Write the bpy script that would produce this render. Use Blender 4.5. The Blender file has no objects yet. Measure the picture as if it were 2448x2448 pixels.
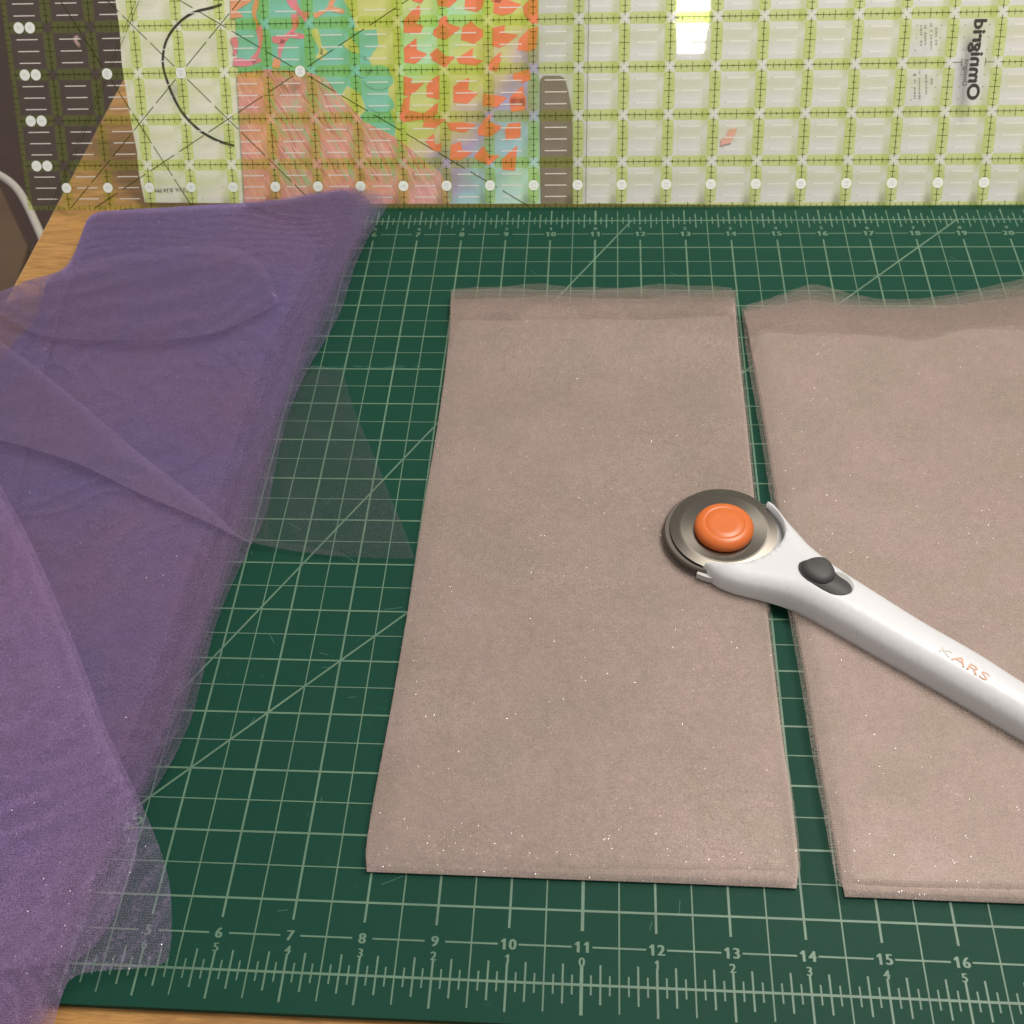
import bpy, bmesh, math, random
from mathutils import Vector, Matrix, noise
from mathutils.geometry import delaunay_2d_cdt
random.seed(7)
C = bpy.context.scene.collection
IN = 0.0254                                   # everything below is laid out in inches on the mat

# ------------------------------------------------------------------ camera, world, lamps, exposure
CAM = Vector((11.1091, -5.44515, 15.8423))
RT = Vector((0.99734053, 0.05730682, -0.04503095))
DN = Vector((0.01387224, -0.75582391, -0.65462797))
FW = Vector((-0.07155012, 0.65226233, -0.7546088))
F = 2805.73
cd = bpy.data.cameras.new('camera'); cam = bpy.data.objects.new('camera', cd); C.objects.link(cam)
m = Matrix.Identity(4)
for i in range(3):
    m[i][0] = RT[i]; m[i][1] = -DN[i]; m[i][2] = -FW[i]; m[i][3] = CAM[i]*IN
cam.matrix_world = m
cd.sensor_width = 36; cd.lens = F/2448*36; cd.clip_start = 0.01; cd.clip_end = 50
cd.dof.use_dof = True; cd.dof.focus_distance = 19.5*IN; cd.dof.aperture_fstop = 28
bpy.context.scene.camera = cam

w = bpy.data.worlds.new('World'); bpy.context.scene.world = w; w.use_nodes = True
w.node_tree.nodes['Background'].inputs[0].default_value = (1.0, 0.93, 0.86, 1)
w.node_tree.nodes['Background'].inputs[1].default_value = 0.50

def lamp(name, pos, target, sx, sy, power, col):
    l = bpy.data.lights.new(name, 'AREA'); l.shape = 'RECTANGLE'; l.size = sx*IN; l.size_y = sy*IN
    l.energy = power; l.color = col
    o = bpy.data.objects.new(name, l); C.objects.link(o)
    p = Vector(pos)*IN; o.location = p
    o.rotation_euler = (Vector(target)*IN-p).to_track_quat('-Z', 'Y').to_euler()
    return o
lamp('ceiling_lamp', (26, 15, 43), (12, 12, 0), 17, 14, 15.8, (1.0, 0.94, 0.87))
ROOM_LAMP = dict(sx=1.9, sy=3.9, power=.8)

sc = bpy.context.scene
sc.view_settings.view_transform = 'Standard'; sc.view_settings.look = 'None'
sc.view_settings.exposure = 0.0; sc.view_settings.gamma = 1.0
sc.cycles.transparent_max_bounces = 32
sc.cycles.max_bounces = 6
sc.cycles.diffuse_bounces = 3

# ------------------------------------------------------------------ geometry helpers
def unp(x, y, z=0.0):                         # photo pixel -> point on the horizontal plane z (inches)
    d = RT*((x-1224)/F)+DN*((y-1224)/F)+FW
    return CAM+d*((z-CAM.z)/d.z)
RO = Vector((-2.41591, 17.46519, 0.04128))    # the leaning ruler: origin, along, up, towards the viewer
RU = Vector((0.99999358, -0.0029668, 0.00201224))
RV = Vector((-0.00019131, 0.51635118, 0.85637692))
RN = Vector((-0.00357975, -0.8563718, 0.51634733))
def rul(u, v, wv=0.0): return RO+RU*u+RV*v+RN*wv
def runp(x, y, wv=0.0):                       # photo pixel -> (u, v) on the plane parallel to the ruler
    d = RT*((x-1224)/F)+DN*((y-1224)/F)+FW
    o = RO+RN*wv
    p = CAM+d*((o-CAM).dot(RN)/d.dot(RN))
    return ((p-RO).dot(RU), (p-RO).dot(RV))

def empty(name, loc, label, cat, group=None):
    o = bpy.data.objects.new(name, None); C.objects.link(o); o.location = Vector(loc)*IN
    o.empty_display_size = 0.01
    o['label'] = label; o['category'] = cat
    if group: o['group'] = group
    return o
def tag(o, label=None, cat=None, group=None, kind=None):
    if label: o['label'] = label
    if cat: o['category'] = cat
    if group: o['group'] = group
    if kind: o['kind'] = kind
    return o
def mesh(name, verts, faces, mat, parent=None, smooth=False, uv=None, mi=None):
    """verts in inches (world); the object's origin is the parent's origin or the base centre"""
    vs = [Vector(v)*IN for v in verts]
    if parent: org = base_of(parent)
    else:
        org = Vector((sum(v.x for v in vs)/len(vs), sum(v.y for v in vs)/len(vs), min(v.z for v in vs)))
    me = bpy.data.meshes.new(name)
    me.from_pydata([v-org for v in vs], [], faces)
    mats = mat if isinstance(mat, list) else [mat]
    for q in mats: me.materials.append(q)
    if mi:
        for p, k in zip(me.polygons, mi): p.material_index = k
    if smooth:
        for p in me.polygons: p.use_smooth = True
    if uv:
        ul = me.uv_layers.new(name='UVMap')
        for lp in me.loops: ul.data[lp.index].uv = uv[lp.vertex_index]
    me.update()
    o = bpy.data.objects.new(name, me); C.objects.link(o)
    if parent: o.parent = parent
    else: o.location = org
    return o
def base_of(p):
    l = Vector(p.location)
    while p.parent: p = p.parent; l += Vector(p.location)
    return l
class MB:
    def __init__(s): s.v = []; s.f = []; s.uv = []; s.mi = []
    def poly(s, pts, k=0):
        n = len(s.v); s.v += [tuple(p) for p in pts]; s.f.append(tuple(range(n, n+len(pts)))); s.mi.append(k)
    def add(s, vs, fs, k=0):
        n = len(s.v); s.v += [tuple(p) for p in vs]
        s.f += [tuple(i+n for i in f) for f in fs]; s.mi += [k]*len(fs)
    def box(s, x0, y0, z0, x1, y1, z1):
        n = len(s.v)
        s.v += [(x0,y0,z0),(x1,y0,z0),(x1,y1,z0),(x0,y1,z0),(x0,y0,z1),(x1,y0,z1),(x1,y1,z1),(x0,y1,z1)]
        s.f += [tuple(n+i for i in q) for q in ((0,3,2,1),(4,5,6,7),(0,1,5,4),(1,2,6,5),(2,3,7,6),(3,0,4,7))]
        s.mi += [0]*6
    def build(s, name, mat, parent=None, **k): return mesh(name, s.v, s.f, mat, parent, mi=s.mi, **k)
def prism(mb, outline, z0, z1):               # outline: list of xy, ccw
    n = len(outline); b = len(mb.v)
    mb.v += [(p[0], p[1], z0) for p in outline]+[(p[0], p[1], z1) for p in outline]
    mb.f.append(tuple(b+n+i for i in range(n))); mb.f.append(tuple(b+i for i in reversed(range(n))))
    for i in range(n):
        j = (i+1) % n; mb.f.append((b+i, b+j, b+n+j, b+n+i))
    mb.mi += [0]*(n+2)
def rrect(x0, y0, x1, y1, r, seg=6):
    o = []
    for cx, cy, a in ((x1-r, y0+r, -90), (x1-r, y1-r, 0), (x0+r, y1-r, 90), (x0+r, y0+r, 180)):
        for i in range(seg+1):
            t = math.radians(a+90*i/seg); o.append((cx+r*math.cos(t), cy+r*math.sin(t)))
    return o
def interp(pts, t):                           # polyline by arc length
    L = [0]
    for a, b in zip(pts, pts[1:]): L.append(L[-1]+math.dist(a[:2], b[:2]))
    d = t*L[-1]
    for i in range(len(pts)-1):
        if d <= L[i+1] or i == len(pts)-2:
            k = (d-L[i])/max(1e-9, L[i+1]-L[i]); k = min(1, max(0, k))
            return tuple(a+(b-a)*k for a, b in zip(pts[i], pts[i+1]))
def smooth_line(pts, n=3):                    # chaikin
    for _ in range(n):
        q = [pts[0]]
        for a, b in zip(pts, pts[1:]):
            q.append(tuple(x*.75+y*.25 for x, y in zip(a, b))); q.append(tuple(x*.25+y*.75 for x, y in zip(a, b)))
        q.append(pts[-1]); pts = q
    return pts
_tc = {}
def text(body, size):
    key = (body, size)
    if key in _tc: return _tc[key]
    cu = bpy.data.curves.new('t', 'FONT'); cu.body = body; cu.size = size; cu.align_x = 'CENTER'; cu.align_y = 'CENTER'
    cu.resolution_u = 3
    o = bpy.data.objects.new('t', cu); C.objects.link(o)
    dg = bpy.context.evaluated_depsgraph_get(); me = bpy.data.meshes.new_from_object(o.evaluated_get(dg))
    vs = [(v.co.x, v.co.y) for v in me.vertices]; fs = [tuple(p.vertices) for p in me.polygons]
    bpy.data.objects.remove(o); bpy.data.meshes.remove(me); bpy.data.curves.remove(cu)
    ys = [v[1] for v in vs]; xs = [v[0] for v in vs]
    cy = (min(ys)+max(ys))/2; cx = (min(xs)+max(xs))/2
    _tc[key] = ([(x-cx, y-cy) for x, y in vs], fs)
    return _tc[key]

# ------------------------------------------------------------------ materials
def lin(c): 
    c = c/255
    return c/12.92 if c <= .04045 else ((c+.055)/1.055)**2.4
def srgb(r, g, b): return (lin(r), lin(g), lin(b), 1)
class NT:
    def __init__(s, name):
        s.m = bpy.data.materials.new(name); s.m.use_nodes = True; s.t = s.m.node_tree; s.t.nodes.clear()
        s.out = s.n('ShaderNodeOutputMaterial')
    def n(s, typ, **k):
        x = s.t.nodes.new(typ)
        for a, b in k.items(): setattr(x, a, b)
        return x
    def put(s, sock, v):
        if isinstance(v, bpy.types.NodeSocket): s.t.links.new(v, sock)
        else: sock.default_value = v
    def math(s, op, a, b=None, c=None, clamp=False):
        x = s.n('ShaderNodeMath', operation=op, use_clamp=clamp); s.put(x.inputs[0], a)
        if b is not None: s.put(x.inputs[1], b)
        if c is not None: s.put(x.inputs[2], c)
        return x.outputs[0]
    def mix(s, f, a, b, mode='MIX'):
        x = s.n('ShaderNodeMix', data_type='RGBA', blend_type=mode); s.put(x.inputs[0], f); s.put(x.inputs[6], a); s.put(x.inputs[7], b)
        return x.outputs[2]
    def ramp(s, f, stops, interp='LINEAR'):
        x = s.n('ShaderNodeValToRGB'); x.color_ramp.interpolation = interp; s.put(x.inputs[0], f)
        e = x.color_ramp.elements
        while len(e) < len(stops): e.new(.5)
        for el, (p, c) in zip(e, stops):
            el.position = p; el.color = c if len(c) == 4 else (*c, 1)
        return x.outputs[0]
    def g(s, v): return (v, v, v, 1)
    def noise(s, vec, scale, detail=2, rough=.5, dist=0):
        x = s.n('ShaderNodeTexNoise'); s.put(x.inputs['Vector'], vec); x.inputs['Scale'].default_value = scale
        x.inputs['Detail'].default_value = detail; x.inputs['Roughness'].default_value = rough; x.inputs['Distortion'].default_value = dist
        return x.outputs[0], x.outputs[1]
    def coord(s, kind='Object', scale=1/IN, rot=(0,0,0), loc=(0,0,0)):   # object space in inches
        t = s.n('ShaderNodeTexCoord'); mp = s.n('ShaderNodeMapping')
        s.t.links.new(t.outputs[kind], mp.inputs[0]); mp.inputs['Scale'].default_value = (scale,)*3 if not isinstance(scale, tuple) else scale
        mp.inputs['Rotation'].default_value = rot; mp.inputs['Location'].default_value = loc
        return mp.outputs[0]
    def bump(s, h, strength, dist):
        x = s.n('ShaderNodeBump'); x.inputs['Strength'].default_value = strength; x.inputs['Distance'].default_value = dist*IN
        s.put(x.inputs['Height'], h); return x.outputs[0]
    def pbr(s, **k):
        x = s.n('ShaderNodeBsdfPrincipled')
        for a, b in k.items(): s.put(x.inputs[a.replace('_', ' ')], b)
        return x.outputs[0]
    def mixs(s, f, a, b):
        x = s.n('ShaderNodeMixShader'); s.put(x.inputs[0], f); s.t.links.new(a, x.inputs[1]); s.t.links.new(b, x.inputs[2]); return x.outputs[0]
    def done(s, sh): s.t.links.new(sh, s.out.inputs[0]); return s.m

def plain(name, col, rough=.6, var=.06, scale=3, spec=.4, bump=.0, bscale=30):
    t = NT(name); v = t.coord(); n, _ = t.noise(v, scale, 4)
    c = t.mix(n, tuple(x*(1-var) for x in col[:3])+(1,), tuple(min(1, x*(1+var)) for x in col[:3])+(1,))
    k = dict(Base_Color=c, Roughness=rough, Specular_IOR_Level=spec)
    if bump:
        b, _ = t.noise(v, bscale, 3); k['Normal'] = t.bump(b, bump, .01)
    return t.done(t.pbr(**k))

def mat_mat():
    t = NT('mat_green'); v = t.coord()
    n, _ = t.noise(v, .35, 4); f, _ = t.noise(v, 60, 3); sp, _ = t.noise(v, 7, 5, .7)
    c = t.mix(n, (.0065, .042, .027, 1), (.0095, .051, .034, 1))
    c = t.mix(t.math('MULTIPLY', t.ramp(sp, [(.62, t.g(0)), (.72, t.g(1))]), .25), c, (.02, .1, .065, 1))
    r = t.math('MULTIPLY_ADD', sp, .15, .42)
    return t.done(t.pbr(Base_Color=c, Roughness=r, Specular_IOR_Level=.07, Normal=t.bump(f, .35, .01)))
def print_mat():
    t = NT('mat_print'); v = t.coord()
    n, _ = t.noise(v, 1.1, 5, .65); f, _ = t.noise(v, 40, 3)
    c = t.mix(t.ramp(n, [(.35, t.g(0)), (.65, t.g(1))]), (.066, .135, .092, 1), (.095, .182, .118, 1))
    c = t.mix(t.ramp(f, [(.6, t.g(0)), (.75, t.g(.6))]), c, (.04, .13, .08, 1))
    return t.done(t.pbr(Base_Color=c, Roughness=.5))
def wood_mat():
    t = NT('table_oak')
    v = t.coord(scale=(1.2/IN, 9/IN, 9/IN))
    n, _ = t.noise(v, .55, 6, .65, .6); g, _ = t.noise(t.coord(scale=(2.5/IN, 60/IN, 60/IN)), 1, 3)
    c = t.ramp(n, [(.3, srgb(136, 96, 50)), (.5, srgb(170, 126, 68)), (.7, srgb(186, 142, 82))])
    c = t.mix(t.ramp(g, [(.35, t.g(.5)), (.55, t.g(0))]), c, srgb(112, 76, 38))
    return t.done(t.pbr(Base_Color=c, Roughness=.45, Normal=t.bump(g, .2, .01)))

def net(t, v, cell):
    """hex-like net: 1 on the thread, 0 in the hole"""
    x = t.n('ShaderNodeTexVoronoi', feature='DISTANCE_TO_EDGE'); t.put(x.inputs['Vector'], v)
    x.inputs['Scale'].default_value = 1/cell; x.inputs['Randomness'].default_value = .45
    return x.outputs[0]
def glitter(t, v, scale, thresh):
    x = t.n('ShaderNodeTexVoronoi'); t.put(x.inputs['Vector'], v); x.inputs['Scale'].default_value = scale
    sep = t.n('ShaderNodeSeparateColor'); t.t.links.new(x.outputs['Color'], sep.inputs[0])
    mask = t.math('MULTIPLY', t.math('GREATER_THAN', sep.outputs[0], thresh), t.math('LESS_THAN', x.outputs['Distance'], .34))
    geo = t.n('ShaderNodeNewGeometry')
    vm = t.n('ShaderNodeVectorMath', operation='SUBTRACT'); cx = t.n('ShaderNodeCombineXYZ'); t.t.links.new(sep.outputs[1], cx.inputs[0]); t.t.links.new(sep.outputs[2], cx.inputs[1]); cx.inputs[2].default_value = .5
    t.t.links.new(cx.outputs[0], vm.inputs[0]); vm.inputs[1].default_value = (.5, .5, .5)
    vs = t.n('ShaderNodeVectorMath', operation='SCALE'); t.t.links.new(vm.outputs[0], vs.inputs[0]); vs.inputs['Scale'].default_value = 1.5
    va = t.n('ShaderNodeVectorMath', operation='ADD'); t.t.links.new(vs.outputs[0], va.inputs[0]); t.t.links.new(geo.outputs['Normal'], va.inputs[1])
    vn = t.n('ShaderNodeVectorMath', operation='NORMALIZE'); t.t.links.new(va.outputs[0], vn.inputs[0])
    gl = t.n('ShaderNodeBsdfGlossy'); gl.inputs['Roughness'].default_value = .3; gl.inputs['Color'].default_value = (.75, .68, .70, 1)
    t.t.links.new(vn.outputs[0], gl.inputs['Normal'])
    return mask, gl.outputs[0]
def sheenmask(t, band):                         # 1 along the near-end fold: denser glitter there imitates the sheen of its curve
    geo = t.n('ShaderNodeNewGeometry'); sp = t.n('ShaderNodeSeparateXYZ'); t.t.links.new(geo.outputs['Position'], sp.inputs[0])
    y = t.math('MULTIPLY', sp.outputs[1], 1/IN)
    m_ = t.n('ShaderNodeMapRange', interpolation_type='SMOOTHSTEP'); t.put(m_.inputs[0], y); m_.inputs[1].default_value = band[1]; m_.inputs[2].default_value = band[1]-.45
    m2 = t.n('ShaderNodeMapRange', interpolation_type='SMOOTHSTEP'); t.put(m2.inputs[0], y); m2.inputs[1].default_value = band[0]-.25; m2.inputs[2].default_value = band[0]
    return t.math('MULTIPLY', m_.outputs[0], m2.outputs[0])
def fabric(name, col, col2, alpha=1.0, cell=.05, gl=.955, fine=.35, transl=.35, big=.8, band=None):
    """tulle: a net of thread over nothing (alpha < 1) or packed folds of it (alpha = 1)"""
    t = NT(name); v = t.coord()
    big, _ = t.noise(v, big, 3, .6); mid, _ = t.noise(v, 6, 4, .65); fi, _ = t.noise(v, 34, 2, .7)
    c = t.mix(t.ramp(big, [(.35, t.g(0)), (.65, t.g(1))]), col, col2)
    d = net(t, v, cell)
    k = t.math('MULTIPLY_ADD', t.math('SUBTRACT', fi, .5), fine*1.6, 1.0)
    k = t.math('MULTIPLY', k, t.math('MULTIPLY_ADD', t.math('SUBTRACT', mid, .5), fine*.7, 1.0))
    if alpha >= 1:
        holes = t.ramp(d, [(.06, t.g(1)), (.3, t.g(.93))])
        k = t.math('MULTIPLY', k, holes)
    hs = t.n('ShaderNodeVectorMath', operation='SCALE'); t.t.links.new(c, hs.inputs[0]); t.put(hs.inputs['Scale'], k)
    bmp = t.bump(fi, .35, .02)
    df = t.n('ShaderNodeBsdfDiffuse'); t.t.links.new(hs.outputs[0], df.inputs[0]); t.t.links.new(bmp, df.inputs['Normal'])
    tr = t.n('ShaderNodeBsdfTranslucent'); t.t.links.new(hs.outputs[0], tr.inputs[0])
    sh = t.n('ShaderNodeBsdfSheen') if hasattr(bpy.types, 'ShaderNodeBsdfSheen') else None
    base = t.mixs(transl if alpha < 1 else 0.0, df.outputs[0], tr.outputs[0])
    gs = t.n('ShaderNodeBsdfGlossy'); gs.inputs['Roughness'].default_value = .5; t.t.links.new(hs.outputs[0], gs.inputs[0])
    base = t.mixs(.16, base, gs.outputs[0])
    if gl < 1:
        mk, g = glitter(t, v, 62, gl if not band else t.math('MULTIPLY_ADD', sheenmask(t, band), -.16, gl)); base = t.mixs(mk, base, g)
    if alpha < 1:
        # share of the surface covered by thread, broken up by the net and by uneven weave
        thread = t.ramp(d, [(.05, t.g(min(1, alpha*2.1))), (.22, t.g(alpha*.62))])
        thread = t.math('MULTIPLY', thread, t.math('MULTIPLY_ADD', t.math('SUBTRACT', fi, .5), 1.1, 1.0), clamp=True)
        tp = t.n('ShaderNodeBsdfTransparent')
        base = t.mixs(thread, tp.outputs[0], base)
    return t.done(base)

def clear_mat(name, tint, gloss_rough=.03, fres=1.0, bump=0.0, bscale=1.0):
    t = NT(name)
    tp = t.n('ShaderNodeBsdfTransparent'); tp.inputs[0].default_value = tint
    gl = t.n('ShaderNodeBsdfGlossy'); gl.inputs['Roughness'].default_value = gloss_rough
    geo = t.n('ShaderNodeNewGeometry'); nrm = geo.outputs['Normal']
    if bump:
        b, _ = t.noise(t.coord(), bscale, 3, .5); nrm = t.bump(b, bump, .3); t.t.links.new(nrm, gl.inputs['Normal'])
    dt = t.n('ShaderNodeVectorMath', operation='DOT_PRODUCT'); t.t.links.new(nrm, dt.inputs[0]); t.t.links.new(geo.outputs['Incoming'], dt.inputs[1])
    k = t.math('POWER', t.math('SUBTRACT', 1.0, t.math('ABSOLUTE', dt.outputs['Value']), clamp=True), 5.0)   # thin sheet: same from both sides
    k = t.math('MULTIPLY_ADD', k, .9, .045)
    return t.done(t.mixs(t.math('MULTIPLY', k, fres), tp.outputs[0], gl.outputs[0]))
def ink(name, tint, col, cover):              # translucent printed ink
    t = NT(name)
    tp = t.n('ShaderNodeBsdfTransparent'); tp.inputs[0].default_value = tint
    df = t.n('ShaderNodeBsdfDiffuse'); df.inputs[0].default_value = col
    n, _ = t.noise(t.coord(), 25, 3)
    return t.done(t.mixs(t.math('MULTIPLY_ADD', n, .06, cover-.03), tp.outputs[0], df.outputs[0]))

M_MAT = mat_mat(); M_PRINT = print_mat(); M_WOOD = wood_mat()
M_LIME = ink('lime_ink', (.89, .97, .50, 1), (.27, .35, .16, 1), .15)
M_DARK = ink('dark_green_ink', (.16, .20, .05, 1), (.06, .075, .012, 1), .55)
M_WHITEINK = plain('white_ink', (.64, .62, .57, 1), .5)
M_DOT = plain('dot_white', (.70, .74, .70, 1), .45)
M_DOTNUM = plain('dot_number', (.55, .61, .58, 1), .5)
M_BLACKINK = plain('black_ink', (.03, .03, .022, 1), .5)
M_ACRYL = clear_mat('ruler_acrylic', (.985, .99, .98, 1), .32, .35)
M_SLEEVE = clear_mat('plastic_sleeve', (.985, .985, .985, 1), .025, 1.0, .004, .6)
M_PAPER = plain('white_paper', (.80, .79, .74, 1), .8, .03, 2, .2, .1, 60)
M_PAPER2 = plain('grey_white_paper', (.62, .625, .65, 1), .8, .04, 1.2, .2, .1, 60)
M_PAPER3 = plain('pinkish_paper', (.70, .69, .73, 1), .8, .03, 1.2, .2, .1, 60)
M_MAUVE = fabric('mauve_tulle_folds', (.395, .332, .290, 1), (.430, .342, .315, 1), 1.0, .04, .962, .62, band=(.95, 2.45))
M_MAUVE_S = fabric('mauve_tulle_single', (.355, .29, .25, 1), (.385, .31, .28, 1), .17, .04, 2, .35)
M_MAUVE_D = fabric('mauve_tulle_double', (.45, .37, .32, 1), (.48, .385, .345, 1), .34, .04, 2, .35, transl=.2)
M_MAUVE_H = fabric('mauve_tulle_fourfold', (.445, .365, .315, 1), (.475, .378, .34, 1), .62, .04, 2, .45, transl=.08)
M_PURP = fabric('purple_tulle_folds', (.172, .136, .30, 1), (.22, .143, .262, 1), 1.0, .035, .955, .95, big=.28)
M_PURP_S = fabric('purple_tulle_single', (.225, .175, .32, 1), (.25, .18, .30, 1), .18, .035, 2, .55, big=.28)
M_PURP_D = fabric('purple_tulle_double', (.21, .165, .325, 1), (.245, .168, .29, 1), .38, .035, 2, .55, big=.28)
M_PURP_H = fabric('purple_tulle_fourfold', (.20, .158, .325, 1), (.24, .162, .29, 1), .62, .035, .97, .7, big=.28)
M_PURP_F = fabric('purple_tulle_front', (.38, .26, .50, 1), (.42, .285, .50, 1), .145, .035, .970, .8, big=.3)
M_PURP_G = fabric('grey_tulle_single', (.22, .18, .23, 1), (.24, .19, .23, 1), .085, .035, 2, .35)
M_PURP_P = fabric('pale_flap_tulle', (.28, .21, .36, 1), (.30, .22, .35, 1), .13, .035, 2, .4)

# ------------------------------------------------------------------ the room below, table, mat
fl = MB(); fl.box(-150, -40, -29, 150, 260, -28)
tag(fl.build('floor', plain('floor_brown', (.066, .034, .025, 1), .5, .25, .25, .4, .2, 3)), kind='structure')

TX0 = -1.93
table = empty('table', (14, 9, -28), 'oak veneer table under the green cutting mat', 'table')
tb = MB(); prism(tb, rrect(TX0+.03, -12, 34, 36, .3), -1.25, -.125); tb.build('tabletop', M_WOOD, table)
tb = MB(); prism(tb, [(TX0, -12), (TX0+.028, -12), (TX0+.028, 36), (TX0, 36)], -1.22, -.14)
tb.build('edge_strip', plain('edge_band', srgb(168, 138, 92), .5, .1, 2), table)
for x, y in ((0, -10), (32, -10), (0, 34), (32, 34)):
    b = MB(); b.box(x-1.1, y-1.1, -28, x+1.1, y+1.1, -1.25); b.build('leg', M_WOOD, table)

mat = empty('cutting_mat', (11, 8.5, -.12), 'dark green cutting mat with pale grid lines and inch numbers', 'cutting mat')
b = MB(); prism(b, rrect(-.45, -.53, 22.6, 17.56, .4), -.12, 0); b.build('mat_sheet', M_MAT, mat)
ZP = .006
g = MB()
def bar(mb, x0, y0, x1, y1, wd, z=ZP):
    d = Vector((x1-x0, y1-y0, 0)); n = Vector((-d.y, d.x, 0)).normalized()*wd/2
    a = Vector((x0, y0, z)); c = Vector((x1, y1, z))
    mb.poly([a-n, c-n, c+n, a+n])
for i in range(0, 45):                        # upright lines every half inch
    x = i*.5
    if i % 2 == 0:
        wd = .045 if x == 11 else .033
        bar(g, x, .72, x, 16.28, wd)
    else: bar(g, x, -.36, x, 17.36, .02)
for j in range(0, 35):                        # level lines
    y = j*.5
    if y in (0, 17): bar(g, 0, y, 22, y, .034, ZP+.001)
    elif y in (.5, 16.5):
        for i in range(22): bar(g, i+.14, y, i+.86, y, .024, ZP+.001)
    else: bar(g, 0, y, 22, y, .032 if j % 2 == 0 else .018, ZP+.001)
for i in range(0, 177):                       # edge ticks every eighth
    x = i/8
    if i % 8 == 0: lo, hi, wd = -.39, .25, (.045 if i == 88 else .03)
    elif i % 4 == 0: continue
    elif i % 2 == 0: lo, hi, wd = -.25, .27, .026
    else: lo, hi, wd = -.13, .13, .022
    bar(g, x, lo, x, hi, wd); 
    bar(g, x, 17-hi if i % 8 else 16.86, x, 17-lo if i % 8 else 17.39, wd)
bar(g, 2, 0, 2+17/math.tan(math.radians(60)), 17, .034, ZP+.002)
bar(g, 2, 0, 19, 17, .034, ZP+.002)
tag(g.build('grid_print', M_PRINT, mat), kind='stuff')
def digits(s, size):
    """digits set one by one; the 1 gets a plain stem with a flag"""
    adv = .60*size; vs, fs = [], []
    for k, ch in enumerate(s):
        cx = (k-(len(s)-1)/2)*adv; n = len(vs)
        if ch == '1':
            h = .36*size; P = [(.0, -h), (.10*size, -h), (.10*size, h), (.02*size, h), (-.14*size, .20*size), (-.14*size, .11*size), (.0, .20*size)]
            vs += [(cx+a, b_) for a, b_ in P]; fs += [(n, n+1, n+2, n+6), (n+2, n+3, n+4, n+5, n+6)]
        else:
            v0, f0 = text(ch, size); vs += [(cx+a, b_) for a, b_ in v0]; fs += [tuple(i+n for i in f) for f in f0]
    return vs, fs
def mtext(s, x, y, size, ang=0, parent=mat, name='printed_number', bold=.0):
    vs, fs = digits(s, size); ca, sa = math.cos(ang), math.sin(ang)
    mb = MB()
    mb.add([(x+a*ca-b*sa, y+a*sa+b*ca, ZP) for a, b in vs], fs)
    if bold:
        for dx in (-bold, bold): mb.add([(x+dx+a*ca-b*sa, y+a*sa+b*ca, ZP+.0006*(1 if dx > 0 else 2)) for a, b in vs], fs)
    return mb.build(name, M_PRINT, parent)
for i in range(1, 22):
    mtext(str(i), i, .5, .205, bold=.009)
    mtext(str(abs(i-11)), i, .30 if i != 11 else .3, .17, bold=.006)
    mtext(str(i), i, 16.5, .22, bold=.012)
    mtext(str(abs(i-11)), i, 16.70, .15, bold=.008)
p = unp(413, 1650); mtext('60', p.x, p.y, .3, math.radians(60), name='angle_mark', bold=.01)
p = unp(316, 1966); mtext('45', p.x, p.y, .3, math.radians(45), name='angle_mark', bold=.01)
# knife scores in the mat
t = NT('score_mark'); M_SCORE = t.done(t.pbr(Base_Color=(.04, .14, .10, 1), Roughness=.7))
s = MB()
a = unp(730, 878); c2 = unp(1050, 880)
for k in range(26):
    x = a.x+(c2.x-a.x)*random.random(); y = a.y+random.uniform(-.05, .05)
    bar(s, x, y, x+random.uniform(.05, .3), y+random.uniform(-.01, .01), .012, .003)
for k in range(90):
    x = random.uniform(2, 21); y = random.uniform(.6, 16)
    bar(s, x, y, x+random.uniform(-.3, .3), y+random.uniform(-.2, .2), .008, .003)
tag(s.build('knife_score', M_SCORE, mat), kind='stuff')

# ------------------------------------------------------------------ left of the table
q = [unp(-260, 470, -7), unp(-30, 380, -7), unp(68, 590, -7), unp(20, 760, -7), unp(-260, 800, -7)]
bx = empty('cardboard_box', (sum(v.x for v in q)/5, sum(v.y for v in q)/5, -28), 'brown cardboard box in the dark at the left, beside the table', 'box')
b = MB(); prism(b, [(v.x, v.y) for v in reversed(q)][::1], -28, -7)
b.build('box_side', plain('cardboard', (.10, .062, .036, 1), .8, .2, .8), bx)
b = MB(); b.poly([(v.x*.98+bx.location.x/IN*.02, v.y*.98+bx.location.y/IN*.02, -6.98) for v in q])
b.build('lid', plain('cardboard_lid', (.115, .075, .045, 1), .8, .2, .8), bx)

def tube(name, pts, r, mat_, parent=None, seg=10, n=3):
    pts = [Vector(p) for p in smooth_line([tuple(p) for p in pts], n)]
    vs, fs = [], []
    for i, p in enumerate(pts):
        d = (pts[min(i+1, len(pts)-1)]-pts[max(i-1, 0)]).normalized()
        a = d.cross(Vector((0, 0, 1))).normalized() if abs(d.z) < .95 else Vector((1, 0, 0)); b_ = d.cross(a)
        for k in range(seg):
            t_ = 2*math.pi*k/seg; vs.append(p+(a*math.cos(t_)+b_*math.sin(t_))*r)
    for i in range(len(pts)-1):
        for k in range(seg):
            fs.append((i*seg+k, i*seg+(k+1) % seg, (i+1)*seg+(k+1) % seg, (i+1)*seg+k))
    return mesh(name, vs, fs, mat_, parent, smooth=True)
zc = -1.5
cable = tube('power_cable', [unp(-150, 370, -2.5), unp(-60, 392, -2), unp(0, 418, zc), unp(38, 445, zc), unp(63, 485, zc), unp(84, 530, zc), unp(106, 580, -1.5), unp(140, 680, -1.6)], .105, plain('cable_white', (.50, .47, .46, 1), .5, .04))
tag(cable, 'white power cable curving off the left edge of the table', 'cable')
pz = -27.9
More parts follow.
